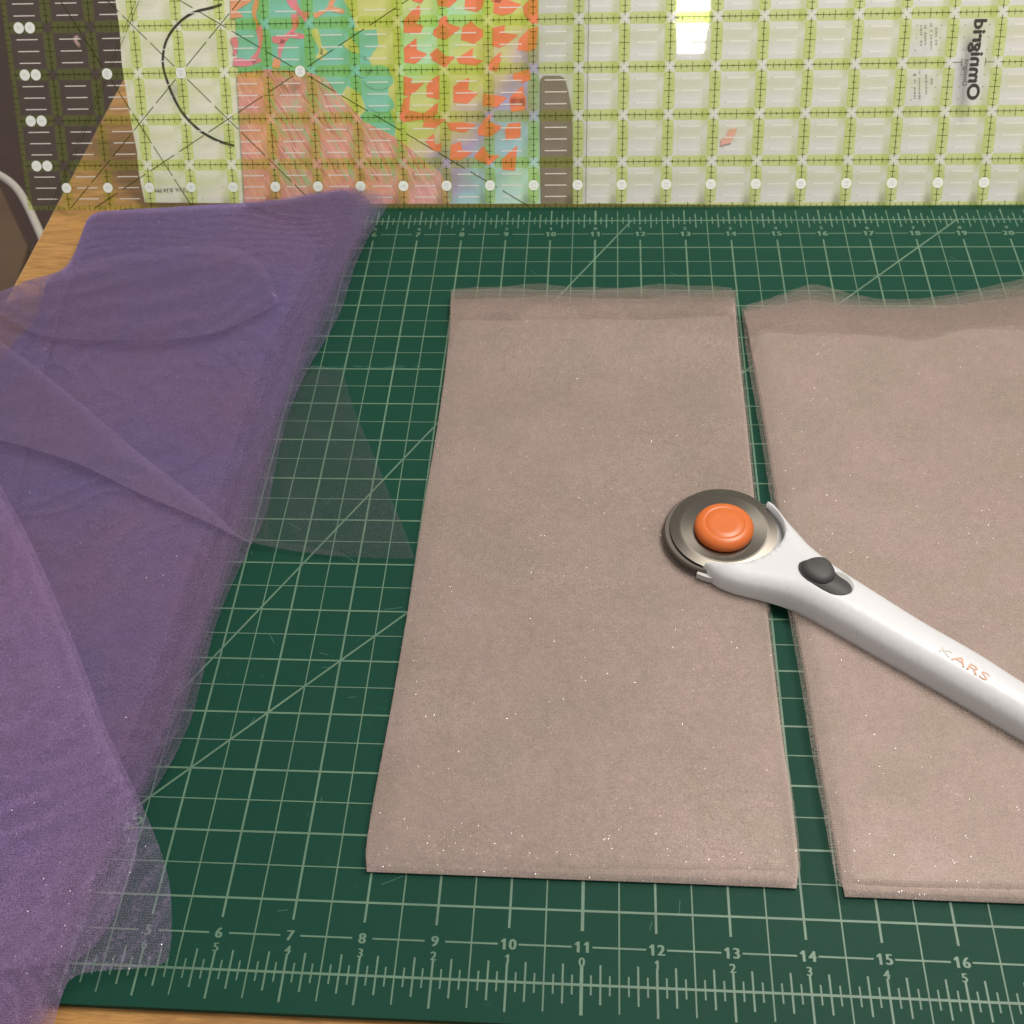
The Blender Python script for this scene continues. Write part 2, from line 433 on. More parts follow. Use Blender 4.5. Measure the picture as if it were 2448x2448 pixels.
pp = [(178, 88), (188, 86), (183, 96), (190, 106), (191, 113), (184, 108), (177, 98)]
b = MB(); top = [unp(x, y, pz) for x, y in pp]; prism(b, [(v.x, v.y) for v in reversed(top)], -28+.02, pz+.05)
tag(b.build('paper_scrap', plain('pink_scrap', (.75, .5, .46, 1), .8)), 'tiny curved pink scrap on the dark floor beyond the table', 'scrap')

# ------------------------------------------------------------------ papers and prints leaning behind the ruler
def sheet_obj(name, pix, wv, mat_, parent=None, th=.012, curve=0):
    """a thin leaning sheet given by its outline in the photo, on the plane wv behind the ruler"""
    uv = [runp(x, y, wv) for x, y in pix]
    n = len(uv); vs = [rul(u, v, wv) for u, v in uv]+[rul(u, v, wv-th) for u, v in uv]
    fs = [tuple(range(n)), tuple(reversed(range(n, 2*n)))]+[(i, n+i, n+(i+1) % n, (i+1) % n) for i in range(n)]
    return mesh(name, vs, fs, mat_, parent)
pat = empty('pattern_paper', rul(4, .2, -.30), 'white pattern paper with a black arc, leftmost sheet behind the ruler', 'paper')
sheet_obj('sheet', [(268, -170), (276, 0), (286, 70), (291, 150), (301, 215), (313, 290), (327, 360), (333, 420), (346, 484), (595, 486), (560, 0), (550, -170)], -.30, M_PAPER, pat)
arc = [(530, 10), (505, 19), (465, 27), (430, 50), (403, 83), (391, 115), (388, 155), (398, 190), (415, 235), (440, 277), (475, 311), (508, 331), (538, 343), (560, 348)]
ap = [runp(x, y, -.29) for x, y in arc]; ap = smooth_line(ap, 2)
b = MB()
for i, (p0, p1) in enumerate(zip(ap, ap[1:])):
    d = Vector((p1[0]-p0[0], p1[1]-p0[1])); nn = Vector((-d.y, d.x)).normalized()*.028
    b.poly([rul(p0[0]-nn.x, p0[1]-nn.y, -.292), rul(p1[0]-nn.x, p1[1]-nn.y, -.292), rul(p1[0]+nn.x, p1[1]+nn.y, -.292), rul(p0[0]+nn.x, p0[1]+nn.y, -.292)])
b.build('drawn_arc', M_BLACKINK, pat)
def rtext(mb, s_, u, v, wv, size, ang=0, mirror=False, k=0, sx=1):
    vs, fs = text(s_, size); ca, sa = math.cos(ang), math.sin(ang)
    sg = -1 if mirror else 1
    P = []
    for a, c in vs:
        a *= sx; x = a*ca-c*sa*1; y = a*sa+c*ca
        P.append((x, y))
    if mirror:                                # glyph flipped across its own reading line
        P = [((a*sx)*ca+c*sa, (a*sx)*sa-c*ca) for a, c in vs]
    mb.add([rul(u+x, v+y, wv) for x, y in P], fs, k)
b = MB(); u_, v_ = runp(412, 454, -.29); rtext(b, '7/3/16, 8:34 PM', u_, v_, -.292, .135, math.pi)
b.build('date_stamp', plain('stamp_ink', (.10, .10, .10, 1), .6), pat)

# printed fabrics: patterns are flat print, so they live in the material (coordinates u, v of the ruler in inches)
def uvcoord(t, obj_w=-.26):
    geo = t.n('ShaderNodeNewGeometry')
    def dot(vec, off):
        x = t.n('ShaderNodeVectorMath', operation='DOT_PRODUCT'); t.t.links.new(geo.outputs['Position'], x.inputs[0]); x.inputs[1].default_value = tuple(vec/IN)
        return t.math('SUBTRACT', x.outputs['Value'], off)
    return dot(RU, RO.dot(RU)), dot(RV, RO.dot(RV))
def comb(t, a, b_):
    x = t.n('ShaderNodeCombineXYZ'); t.put(x.inputs[0], a); t.put(x.inputs[1], b_); return x.outputs[0]
def hound():
    t = NT('washed_print'); u, v = uvcoord(t)
    n, _ = t.noise(comb(t, u, v), 1.3, 3)
    pos = t.math('ADD', t.math('SUBTRACT', u, 9.0), t.math('MULTIPLY', t.math('SUBTRACT', 5.0, v), .95))
    pos = t.math('DIVIDE', t.math('ADD', pos, t.math('MULTIPLY', t.math('SUBTRACT', n, .5), 2.6)), 7.6)
    bg = t.ramp(pos, [(.08, srgb(195, 215, 130)), (.24, srgb(165, 222, 185)), (.36, srgb(195, 208, 115)), (.48, srgb(200, 200, 110)), (.56, srgb(200, 180, 160)), (.66, srgb(160, 140, 190)), (.78, srgb(140, 185, 205)), (.9, srgb(175, 215, 212))])
    f, _ = t.noise(comb(t, u, v), 26, 3, .7)
    c = t.mix(t.math('MULTIPLY', f, .25), bg, srgb(235, 225, 215))
    return t.done(t.pbr(Base_Color=c, Roughness=.8))
def swirl():
    t = NT('teal_print'); u, v = uvcoord(t); co = comb(t, u, v)
    n, _ = t.noise(co, 1.3, 2)
    tc = t.mix(n, srgb(85, 188, 165), srgb(130, 200, 190))
    f, _ = t.noise(co, 26, 3, .7); c = t.mix(t.math('MULTIPLY', f, .22), tc, srgb(225, 225, 205))
    return t.done(t.pbr(Base_Color=c, Roughness=.8))
def inkc(name, col):
    t = NT(name); u, v = uvcoord(t); f, _ = t.noise(comb(t, u, v), 22, 3, .7); n, _ = t.noise(comb(t, u, v), 1.5, 2)
    c = t.mix(t.math('MULTIPLY', f, .25), col, srgb(240, 215, 190)); c = t.mix(t.math('MULTIPLY', n, .18), c, srgb(215, 150, 120))
    return t.done(t.pbr(Base_Color=c, Roughness=.8))
def pinkwrap():
    t = NT('striped_foil_print'); u, v = uvcoord(t); co = comb(t, u, v)
    n, nc = t.noise(co, .8, 3)
    base = t.ramp(n, [(.32, srgb(240, 165, 125)), (.5, srgb(232, 150, 150)), (.66, srgb(210, 158, 142))])
    kk = t.math('DIVIDE', t.math('SUBTRACT', u, 8.6), 2.2, clamp=True)
    base = t.mix(kk, base, srgb(214, 160, 185))
    s_ = t.math('ADD', t.math('MULTIPLY', u, .86), t.math('MULTIPLY', v, .52))
    w1, _ = t.noise(comb(t, t.math('MULTIPLY', s_, 7), t.math('MULTIPLY', t.math('SUBTRACT', v, u), .5)), 1, 2)
    inside = t.math('MULTIPLY', t.math('GREATER_THAN', u, 5.9), t.math('GREATER_THAN', t.math('ADD', v, t.math('MULTIPLY', n, 1.2)), 1.2))
    st = t.ramp(w1, [(.50, t.g(0)), (.55, t.g(1)), (.6, t.g(0))])
    c = t.mix(t.math('MULTIPLY', st, t.math('MULTIPLY_ADD', inside, .75, .2)), base, srgb(150, 195, 150))
    st2 = t.ramp(w1, [(.38, t.g(0)), (.41, t.g(1)), (.44, t.g(0))])
    c = t.mix(t.math('MULTIPLY', st2, t.math('MULTIPLY_ADD', inside, .6, .2)), c, srgb(150, 105, 85))
    st3 = t.ramp(w1, [(.455, t.g(0)), (.465, t.g(1)), (.475, t.g(0))])
    c = t.mix(t.math('MULTIPLY', st3, .8), c, srgb(250, 220, 205))
    f2, _ = t.noise(co, 9, 4, .7); c = t.mix(t.math('MULTIPLY', f2, .35), c, srgb(205, 175, 155))
    return t.done(t.pbr(Base_Color=c, Roughness=.35, Normal=t.bump(w1, .4, .05)))
sw = sheet_obj('swirl_fabric', [(548, -170), (560, 0), (572, 200), (590, 486), (930, 486), (960, 300), (975, -170)], -.275, swirl())
tag(sw, 'teal and green fabric with pink swirling lines, behind the ruler', 'fabric')
ht = sheet_obj('houndstooth_fabric', [(955, -170), (958, 120), (945, 300), (935, 487), (1292, 487), (1288, 200), (1285, -170)], -.26, hound())
tag(ht, 'orange houndstooth fabric over green, lilac and blue, behind the ruler', 'fabric')
def stroke(mb, pts, wd, wv, sc_=1):
    pts = smooth_line([runp(x, y, wv) for x, y in pts], 2); wd = wd/100*1.0
    Lp, Rp = [], []
    for i, p in enumerate(pts):
        a_, b_ = pts[max(0, i-1)], pts[min(len(pts)-1, i+1)]; d = Vector((b_[0]-a_[0], b_[1]-a_[1])); nn = Vector((-d.y, d.x)).normalized()*wd/2*(1+.35*math.sin(i*.55))
        Lp.append(rul(p[0]+nn.x, p[1]+nn.y, wv)); Rp.append(rul(p[0]-nn.x, p[1]-nn.y, wv))
    for i in range(len(pts)-1): mb.poly([Lp[i], Rp[i], Rp[i+1], Lp[i+1]])
def cropper(x0, y0, k): return lambda pts: [(x0+x*k, y0+y*k) for x, y in pts]
def part_under(o, mb, name, mat_):
    return mb.build(name, mat_, o)
cA = cropper(540, 0, .1863)
# lime ground to the right of the teal, then the coloured lines
b = MB()
for pts in ([(821, 0), (836, 22), (850, 60), (846, 75), (900, 70), (905, 110), (880, 140), (900, 175), (930, 160), (928, 250), (945, 300), (958, 300), (975, -170), (800, -170)],
            [(795, 260), (830, 205), (862, 225), (875, 262), (840, 300), (815, 300)]):
    b.poly([rul(*runp(x, y, -.272), -.272) for x, y in pts])
for pts, wd in (([(1540, 520), (1640, 620), (1760, 680), (1932, 740)], 18), ([(1130, 370), (1180, 520), (1230, 650), (1190, 760)], 13), ([(1210, 640), (1290, 690)], 12)): stroke(b, cA(pts), wd, -.271)
tag(b.build('lime_print', inkc('lime_print', srgb(200, 212, 125)), sw), kind='stuff')
b = MB()
for pts, wd in (([(820, -40), (880, 80), (960, 170), (1050, 225)], 16), ([(880, 180), (900, 330), (830, 430), (720, 520), (590, 500)], 13), ([(740, 510), (690, 650), (690, 740)], 9),
                ([(830, 450), (1010, 470)], 9), ([(95, 790), (300, 815), (450, 765)], 13), ([(420, 330), (450, 500), (430, 650), (330, 800)], 11), ([(95, 480), (130, 580), (110, 700)], 12)):
    stroke(b, cA(pts), wd, -.270)
tag(b.build('pink_line', inkc('pink_print', srgb(236, 120, 160)), sw), kind='stuff')
b = MB()
for pts, wd in (([(400, 0), (350, 180), (420, 340)], 9), ([(1380, -40), (1340, 90), (1260, 150), (1130, 205)], 9), ([(1340, 110), (1520, 150)], 8), ([(600, 800), (700, 830)], 16)):
    stroke(b, cA(pts), wd, -.269)
b.poly([rul(*runp(x, y, -.268), -.268) for x, y in cA([(60, -60), (340, -60), (330, 10), (260, 60), (140, 130), (230, 215), (60, 240)])])
tag(b.build('peach_line', inkc('peach_print', srgb(238, 155, 115)), sw), kind='stuff')
b = MB()
for cx, cy, rx, ry in ((875, 110, 16, 34), (905, 185, 34, 30), (912, 246, 30, 24), (868, 160, 20, 26)):
    b.poly([rul(*runp(cx+rx*math.cos(a_)*(1+.15*math.sin(3*a_)), cy+ry*math.sin(a_), -.266), -.266) for a_ in [-i*math.pi/9 for i in range(18)]])
tag(b.build('teal_blob', swirl(), sw), kind='stuff')
cB = cropper(860, 0, .2381); cC = cropper(900, 220, .2692)
OR = [cB(q_) for q_ in (
 [(500, -20), (650, -20), (620, 35), (540, 15)], [(500, 130), (600, 50), (610, 100), (600, 190), (560, 230), (640, 260), (610, 330), (440, 330), (440, 200)],
 [(770, -20), (1000, -20), (900, 75), (790, 60)], [(1060, -20), (1260, -20), (1230, 80), (1180, 120), (1050, 95)], [(1350, -20), (1500, 0), (1620, 45), (1530, 130), (1430, 160), (1340, 130)],
 [(1640, 60), (1720, -20), (1790, -20), (1790, 230), (1730, 240), (1650, 160)], [(870, 150), (890, 230), (1020, 280), (900, 370), (860, 400), (780, 380), (735, 350), (740, 300), (790, 260), (800, 190)],
 [(1030, 270), (1120, 210), (1180, 270), (1240, 300), (1240, 370), (1150, 440), (1015, 400)], [(1330, 280), (1460, 250), (1450, 330), (1590, 350), (1470, 450), (1400, 480), (1330, 460)],
 [(1600, 390), (1700, 290), (1790, 270), (1770, 480), (1690, 520), (1585, 500)], [(570, 380), (575, 500), (680, 540), (560, 640), (450, 630), (440, 480)],
 [(780, 480), (860, 560), (960, 570), (860, 680), (720, 600), (705, 540)], [(1140, 480), (1130, 580), (1240, 610), (1170, 660), (1000, 640), (970, 590)],
 [(1420, 520), (1420, 600), (1380, 720), (1290, 700), (1310, 600)], [(1540, 740), (1700, 690), (1720, 800), (1640, 830), (1540, 800)],
 [(440, 760), (530, 790), (520, 840), (650, 830), (560, 920), (500, 960), (440, 960)], [(730, 790), (800, 750), (800, 1000), (670, 970), (670, 860)],
 [(940, 870), (1000, 820), (1100, 780), (1090, 900), (1190, 940), (1080, 1040), (940, 1030)], [(1240, 940), (1400, 960), (1480, 980), (1380, 1080), (1230, 1060)], [(1640, 860), (1660, 1060), (1500, 1060), (1520, 960)])]
OR += [cC(q_) for q_ in (
 [(200, 230), (240, 60), (300, 30), (290, 160), (420, 190), (550, 90), (540, 190), (500, 230), (240, 270)], [(430, 230), (620, 240), (520, 320), (410, 310)], [(620, 270), (780, 270), (890, 290), (780, 360), (650, 340)],
 [(510, 370), (520, 470), (580, 450), (570, 530), (500, 520), (430, 430)], [(660, 470), (750, 440), (760, 510), (850, 540), (740, 610), (650, 600)], [(960, 240), (1030, 190), (1000, 260), (1120, 310), (1050, 370), (1000, 400), (900, 380), (900, 330)],
 [(1190, 40), (1330, 40), (1320, 160), (1200, 180), (1180, 80)], [(1170, 280), (1280, 270), (1280, 400), (1150, 430), (1140, 340)], [(950, 480), (1000, 560), (1100, 560), (1000, 650), (880, 600), (870, 560)], [(1250, 470), (1240, 600), (1230, 700), (1120, 690), (1110, 600)])]
b = MB()
for q_ in OR + [[(x+7*k, y-160*k) for x, y in p_] for p_ in OR[:14] for k in (1.02,)]: b.poly([rul(*runp(x, y, -.256), -.256) for x, y in q_])
tag(b.build('orange_tooth', inkc('orange_print', srgb(238, 108, 62)), ht), kind='stuff')

pk = sheet_obj('foil_wrap', [(566, 176), (585, 487), (1075, 487), (1058, 420), (1000, 370), (950, 330), (870, 290), (800, 215), (775, 185), (735, 172), (640, 165)], -.25, pinkwrap())
tag(pk, 'salmon pink wrap with slanting shiny stripes, standing in front of the swirl fabric', 'wrapping')

gp = sheet_obj('backing_paper', [(1270, -170), (1286, 487), (2560, 500), (2620, -170)], -.33, M_PAPER2)
tag(gp, 'light grey backing sheet seen in the narrow gap right of the houndstooth fabric', 'paper')
ip = sheet_obj('instruction_sheet', [(1412, -170), (1408, 60), (1401, 486), (2560, 498), (2620, -170)], -.30, M_PAPER3, th=.03)
tag(ip, 'large plain white sheet filling the right half behind the ruler', 'paper')
br = sheet_obj('taupe_card', [(1293, 187), (1300, 181), (1338, 181), (1350, 187), (1358, 215), (1366, 262), (1369, 300), (1370, 487), (1292, 487)], -.285, plain('taupe_card', (.23, .175, .135, 1), .35, .25, 1.0, .6))
tag(br, 'narrow taupe card with a rounded corner, standing between the houndstooth fabric and white sheet', 'card')
sl = MB()
u0, v0 = runp(1286, 470, -.2); u1, _ = runp(2560, 480, -.2)
nu, nv = 60, 26
for j in range(nv+1):
    for i in range(nu+1):
        u = u0+(u1-u0)*i/nu; v = .22+6.4*j/nv
        wv = -.2+.004*noise.noise(Vector((u*.55, v*.7, 3)))
        sl.v.append(tuple(rul(u, v, wv)))
for j in range(nv):
    for i in range(nu): k = j*(nu+1)+i; sl.f.append((k, k+1, k+nu+2, k+nu+1)); sl.mi.append(0)
tag(sl.build('plastic_sleeve', M_SLEEVE, smooth=True), 'clear plastic sleeve with a white glare, over the white sheet', 'sleeve')
ps = sheet_obj('thread_scrap', [(1742, 309), (1762, 307), (1757, 322), (1748, 341), (1722, 348), (1724, 332), (1735, 328)], -.27, plain('pink_thread', (.80, .42, .38, 1), .8))
tag(ps, 'small pink scrap caught on the white sheet right of centre', 'scrap')

# the lamp in the room behind the photographer, seen as a glare in the sleeve
gu, gv = runp(1655, 55, -.2); gp_ = rul(gu, gv, -.2); dv = (gp_-CAM).normalized(); rv = dv-2*dv.dot(RN)*RN
lamp('room_lamp', gp_+rv*72, gp_, ROOM_LAMP['sx'], ROOM_LAMP['sy'], ROOM_LAMP['power'], (1, .97, .92))

# ------------------------------------------------------------------ the acrylic ruler
ruler = empty('quilting_ruler', rul(12, 0, 0), 'clear acrylic quilting ruler with lime grid bands and white dots, leaning upright', 'ruler')
RL, RW = 24.5, 6.5
vs = [rul(u, v, k) for k in (0, -.078) for u, v in ((0, 0), (RL, 0), (RL, RW), (0, RW))]
mesh('acrylic_plate', vs, [(0, 1, 2, 3), (7, 6, 5, 4), (0, 4, 5, 1), (1, 5, 6, 2), (2, 6, 7, 3), (3, 7, 4, 0)], M_ACRYL, ruler)
def oct_(mb, u0, v0, u1, v1, c, wv):
    seg = 3; o = []
    for cx, cy, a in ((u1-c, v0+c, -90), (u1-c, v1-c, 0), (u0+c, v1-c, 90), (u0+c, v0+c, 180)):
        for i in range(seg+1):
            q_ = math.radians(a+90*i/seg); o.append(rul(cx+c*math.cos(q_), cy+c*math.sin(q_), wv))
    mb.poly(o)
lb = MB(); W1 = .003; W2 = .006; W3 = .009
for v in range(1, 7):
    for u in range(24):
        if u == 21 and v == 3: continue
        oct_(lb, u+.1 if u else .115, v-.125, u+.9, v+.125, .07, W1)
for u in range(1, 25):
    for v in range(0, 6): oct_(lb, u-.125, v+.1 if v else .105, u+.125, v+.9, .07, W1)
lb.poly([rul(0, 0, W1), rul(RL, 0, W1), rul(RL, .1, W1), rul(0, .1, W1)])
lb.poly([rul(0, .1, W1), rul(.11, .1, W1), rul(.11, RW, W1), rul(0, RW, W1)])
lb.build('lime_band', M_LIME, ruler)
dk = MB()
def rbar(mb, u0, v0, u1, v1, wd, wv=W2, k=0):
    d = Vector((u1-u0, v1-v0)); n = Vector((-d.y, d.x)).normalized()*wd/2
    mb.poly([rul(u0-n.x, v0-n.y, wv), rul(u1-n.x, v1-n.y, wv), rul(u1+n.x, v1+n.y, wv), rul(u0+n.x, v0+n.y, wv)], k)
LWD = .016
for v in range(1, 7):
    for u in range(24):
        if u == 21 and v == 3:
            rbar(dk, u+.06, v, u+.25, v, LWD); rbar(dk, u+.75, v, u+.94, v, LWD); rbar(dk, u+.25, v-.08, u+.25, v+.08, LWD); rbar(dk, u+.75, v-.08, u+.75, v+.08, LWD); continue
        rbar(dk, u+.06, v, u+.94, v, LWD)
        for k in range(1, 8):
            h = (.105 if k == 4 else .065 if k % 2 == 0 else .04)
            rbar(dk, u+k/8, v-h, u+k/8, v+h*.85, LWD*.85, W2+.001)
for u in range(1, 25):
    for v in range(0, 6):
        rbar(dk, u, v+(.06 if v else 0), u, v+.94, LWD)
        for k in range(1, 8):
            if v == 0 and k in (4,): continue
            h = (.11 if k == 4 else .065 if k % 2 == 0 else .04)
            rbar(dk, u-h, v+k/8, u+h, v+k/8, LWD*.85, W2+.001)
for k in range(1, 8*24):
    if k % 8: 
        h = .11 if k % 4 == 0 else .07 if k % 2 == 0 else .05
        rbar(dk, k/8, .0, k/8, h, .016, W2)
for k in range(1, 8*6):
    if k % 8:
        h = .11 if k % 4 == 0 else .07 if k % 2 == 0 else .05
        rbar(dk, 0, k/8, h, k/8, .016, W2)
# angle lines: 30, 45 and 60 degrees
t30 = math.tan(math.radians(30)); t60 = math.tan(math.radians(60))
def ang(u0, v0, u1, v1, double=False):
    n = max(2, int(math.dist((u0, v0), (u1, v1))/.8)); 
    for i in range(n):
        a_ = i/n+.012; b_ = (i+1)/n-.012
        f0 = (u0+(u1-u0)*a_, v0+(v1-v0)*a_); f1 = (u0+(u1-u0)*b_, v0+(v1-v0)*b_)
        if double:
            rbar(dk, f0[0]-.035, f0[1], f1[0]-.035, f1[1], .012, W3); rbar(dk, f0[0]+.035, f0[1], f1[0]+.035, f1[1], .012, W3)
        else: rbar(dk, *f0, *f1, .022, W3)
ang(7, 0, 4.1, 2.9); ang(3.9, 3.1, 1, 6)
ang(1, 0, 3.9, 2.9); ang(4.1, 3.1, 7, 6)
ang(6.75-3/t30, 0, 6.64, 2.94); ang(6.86, 3.06, 6.75+3/t30, 6)
ang(6.75-3/t30, 6, 6.64, 3.06); ang(6.86, 2.94, 6.75+3/t30, 0)
ang(2.28-3/t60, 0, 2.22, 2.9, True); ang(2.34, 3.1, 2.28+3/t60, 6, True)
ang(2.28+3/t60, 0, 2.34, 2.9); ang(2.22, 3.1, 2.28-3/t60, 6)
dk.build('measuring_line', M_DARK, ruler)
wh = MB(); bd = MB()
skip = {(20, 3), (20, 2), (21, 3), (21, 2)}
for u in range(24):
    for v in range(6):
        for k in (1, 2, 3):
            if (u, v) not in skip: rbar(wh, u+.25, v+k/4, u+.75, v+k/4, .020, W2)
            for x in (.25, .5, .75):
                if x == .5: continue
                bd.poly([rul(u+x+.012*math.cos(a_), v+k/4+.012*math.sin(a_), W2-.001) for a_ in [i*math.pi/3 for i in range(6)]])
wh.build('white_dash', M_WHITEINK, ruler); bd.build('pin_dot', M_BLACKINK, ruler)
def disc(u, v, r, wv, seg=20): return [rul(u+r*math.cos(2*math.pi*i/seg), v+r*math.sin(2*math.pi*i/seg), wv) for i in range(seg)]
def dot(u, v, s_=None, r=.115):
    b = MB(); b.poly(disc(u, v, r, W3+.004)); o = b.build('number_dot', M_DOT, ruler)
    if s_:
        b = MB(); rtext(b, s_, u, v, W3+.007, .15, math.radians(90), mirror=True); b.build('number', M_DOTNUM, o).location = (0, 0, 0)
for i in range(1, 25): dot(i, .5, str(i))
for j in range(1, 6):
    dot(.34, j, str(j), .12); dot(.60, j, str(j), .12)
dot(2.28, 3, '60', .12); dot(4, 3, '45', .12); dot(6.75, 3, '30', .12)
# brand lettering, seen from the back of the plate
b = MB()
u_, v_ = runp(2329, 146, 0)
vs_, fs_ = text('Omnigrid', .34)
ext = max(x for x, _ in vs_)-min(x for x, _ in vs_)
ta, tb_ = runp(2323, 238, 0), runp(2337, 47, 0)
for j, (ex_, ey_) in enumerate(((0, 0), (.016, 0), (-.016, 0), (0, .018), (0, -.018), (.010, .012), (-.010, -.012))): rtext(b, 'Omnigrid', (ta[0]+tb_[0])/2+ex_, (ta[1]+tb_[1])/2+ey_, W3+j*.0005, .36, math.radians(90), mirror=True, sx=math.dist(ta, tb_)/ext*.94)
ta = runp(2303, 205, 0); tb_ = runp(2311, 142, 0); vs2, _ = text('Omnigrid', .15); ext2 = max(x for x, _ in vs2)-min(x for x, _ in vs2)
rtext(b, 'Omnigrid', (ta[0]+tb_[0])/2, (ta[1]+tb_[1])/2, W3, .15, math.radians(90), mirror=True, sx=math.dist(ta, tb_)/ext2)
b.build('brand_lettering', M_BLACKINK, ruler)
b = MB(); rng = random.Random(3)
for x, y0, y1 in ((2202, 60, 110), (2212, 60, 118), (2226, 55, 120), (2238, 66, 108), (2187, 172, 235), (2198, 168, 238), (2214, 178, 232), (2227, 188, 203)):
    y = y0
    while y < y1:
        h = rng.uniform(2, 6)
        if rng.random() < .82:
            p0 = runp(x+rng.uniform(-.5, .5), y, 0); p1 = runp(x-.4, y+h, 0)
            rbar(b, *p0, *p1, rng.uniform(.025, .05), W3)
        y += h+rng.uniform(1, 2.2)
b.build('small_print', plain('grey_ink', (.22, .22, .20, 1), .6), ruler)

# ------------------------------------------------------------------ fabrics
def coons(top, bot, left, right, nu, nv):
    """grid of (px, py, z) between four boundary polylines in photo pixels, top/bot run left to right, left/right run down"""
    top, bot, left, right = [smooth_line(x, 2) for x in (top, bot, left, right)]
    T = [interp(top, i/nu) for i in range(nu+1)]; B = [interp(bot, i/nu) for i in range(nu+1)]
    Lf = [interp(left, j/nv) for j in range(nv+1)]; Rt = [interp(right, j/nv) for j in range(nv+1)]
    out = []
    for j in range(nv+1):
        t_ = j/nv; row = []
        for i in range(nu+1):
            s_ = i/nu
            row.append(tuple((1-t_)*T[i][k]+t_*B[i][k]+(1-s_)*Lf[j][k]+s_*Rt[j][k]
                -((1-s_)*(1-t_)*T[0][k]+s_*(1-t_)*T[-1][k]+(1-s_)*t_*B[0][k]+s_*t_*B[-1][k]) for k in range(3)))
        out.append(row)
    return out
def cloth(name, grid, mat_, parent, wr=0.0, seed=0, thick=0.0, edge=.12, label=None, dz=0.0, sc_=(.35, .6), rough_edge=0.0):
    nv = len(grid)-1; nu = len(grid[0])-1; vs = []
    for j, row in enumerate(grid):
        for i, (x, y, z) in enumerate(row):
            if rough_edge and (i in (0, nu) or j in (0, nv)):
                x += rough_edge*noise.noise(Vector((j*.9, i*.7, seed+9))); y += rough_edge*noise.noise(Vector((j*.8, i*.9, seed+19)))
            p = unp(x, y, z)
            n = noise.noise(Vector((p.x*sc_[0], p.y*sc_[1], seed)))+.45*noise.noise(Vector((p.x*sc_[0]*2.7, p.y*sc_[1]*2.7, seed+5)))
            if thick:
                d = min(i/nu, 1-i/nu)*math.dist(unp(*row[0]), unp(*row[-1])); e = min(j/nv, 1-j/nv)*math.dist(unp(*grid[0][i]), unp(*grid[-1][i]))
                k = min(1, min(d, e)/edge); k = math.sqrt(max(0, 1-(1-k)**2))
                zz = z-thick+thick*k+wr*n*k
            else: zz = z+wr*n
            vs.append(unp(x, y, zz+dz))
    fs = [(j*(nu+1)+i, (j+1)*(nu+1)+i, (j+1)*(nu+1)+i+1, j*(nu+1)+i+1) for j in range(nv) for i in range(nu)]
    o = mesh(name, vs, fs, mat_, parent, smooth=True)
    if label: o['label'] = label
    return o

# the two folded stacks of mauve tulle
def stack(label, tl, left, right, top, bottom, upper_bottom, group):
    c = unp(*[(a+b_)/2 for a, b_ in zip(left[-1][:2], right[-1][:2])], .1)
    st = empty('folded_tulle', (c.x, c.y, .01), label, 'fabric', group)
    nu, nv = 46, 80
    H = .20
    def zed(pts, z): return [(p[0], p[1], z) for p in pts]
    # lower fold: the full footprint
    cloth('lower_fold', coons(zed(top['core'], .12), zed(bottom, .10), zed(left, .12), zed(right, .12), nu, nv), M_MAUVE, st, .01, 3, thick=.08, edge=.10)
    lf = [(x+4, y, .15) for x, y in left]; rt = [(x-3, y, .15) for x, y in right]
    tp_ = zed([(x, y+6) for x, y in top['core']], .15)
    lf[0] = tp_[0]; rt[0] = tp_[-1]; lf[-1] = (*upper_bottom[0], .15); rt[-1] = (*upper_bottom[-1], .15)
    cloth('upper_fold', coons(tp_, zed(upper_bottom, .15), lf, rt, nu, nv), M_MAUVE, st, .03, 7, thick=.07, edge=.34)
    # single layers whose cut edges reach past the folds at the top and sides
    for k, (tp2, dx, z) in enumerate(top['layers']):
        dxl, dxr = dx
        lf = zed([(x+dxl, y) for x, y in left], z); rt = zed([(x+dxr, y) for x, y in right], z)
        tt = zed(tp2, z); lf[0] = tt[0]; rt[0] = tt[-1]
        bt = zed([(x, y-14-4*k) for x, y in bottom], z)
        lf[-1] = bt[0]; rt[-1] = bt[-1]
        full = k in (0, 1)
        if not full:                           # this cut edge is tucked between the folds a little further down
            lf = [(x+dxl*.3, y, z-.17*i/5) for i, (x, y) in enumerate(left[:2])]; rt = [(x+dxr*.3, y, z-.17*i/5) for i, (x, y) in enumerate(right[:2])]
            lf = [tt[0], (left[1][0]+6, left[1][1]+20, .06)]; rt = [tt[-1], (right[1][0]-6, right[1][1]+20, .06)]
            bt = [lf[-1], rt[-1]]
        cloth('sheer_layer', coons(tt, bt, lf, rt, nu, nv if full else 14), M_MAUVE_H if k > 4 else M_MAUVE_D if k > 2 else M_MAUVE_S, st, .012, 11+k, rough_edge=2.0)
    return st
L1 = [(1081, 728), (1070, 850), (1055, 960), (1040, 1060), (1010, 1230), (985, 1400), (957, 1570), (925, 1750), (895, 1900), (877, 2010), (874, 2050), (877, 2084)]
R1 = [(1757, 728), (1765, 830), (1780, 960), (1795, 1110), (1812, 1280), (1833, 1450), (1850, 1600), (1872, 1780), (1893, 1920), (1907, 2040), (1908, 2085), (1904, 2124)]
B1 = [(877, 2084), (980, 2088), (1150, 2094), (1400, 2104), (1600, 2111), (1800, 2119), (1904, 2124)]
UB1 = [(879, 2066), (1000, 2078), (1200, 2085), (1450, 2090), (1650, 2092), (1800, 2094), (1905, 2096)]
core1 = [(1081, 735), (1200, 738), (1400, 740), (1600, 738), (1757, 733)]
def wob(y0, amp, x0, x1, ph, n=14, tilt=0):
    return [(x0+(x1-x0)*i/n, y0+tilt*i/n+amp*math.sin(ph+i*.9)+amp*.6*math.sin(ph*2+i*2.1)) for i in range(n+1)]
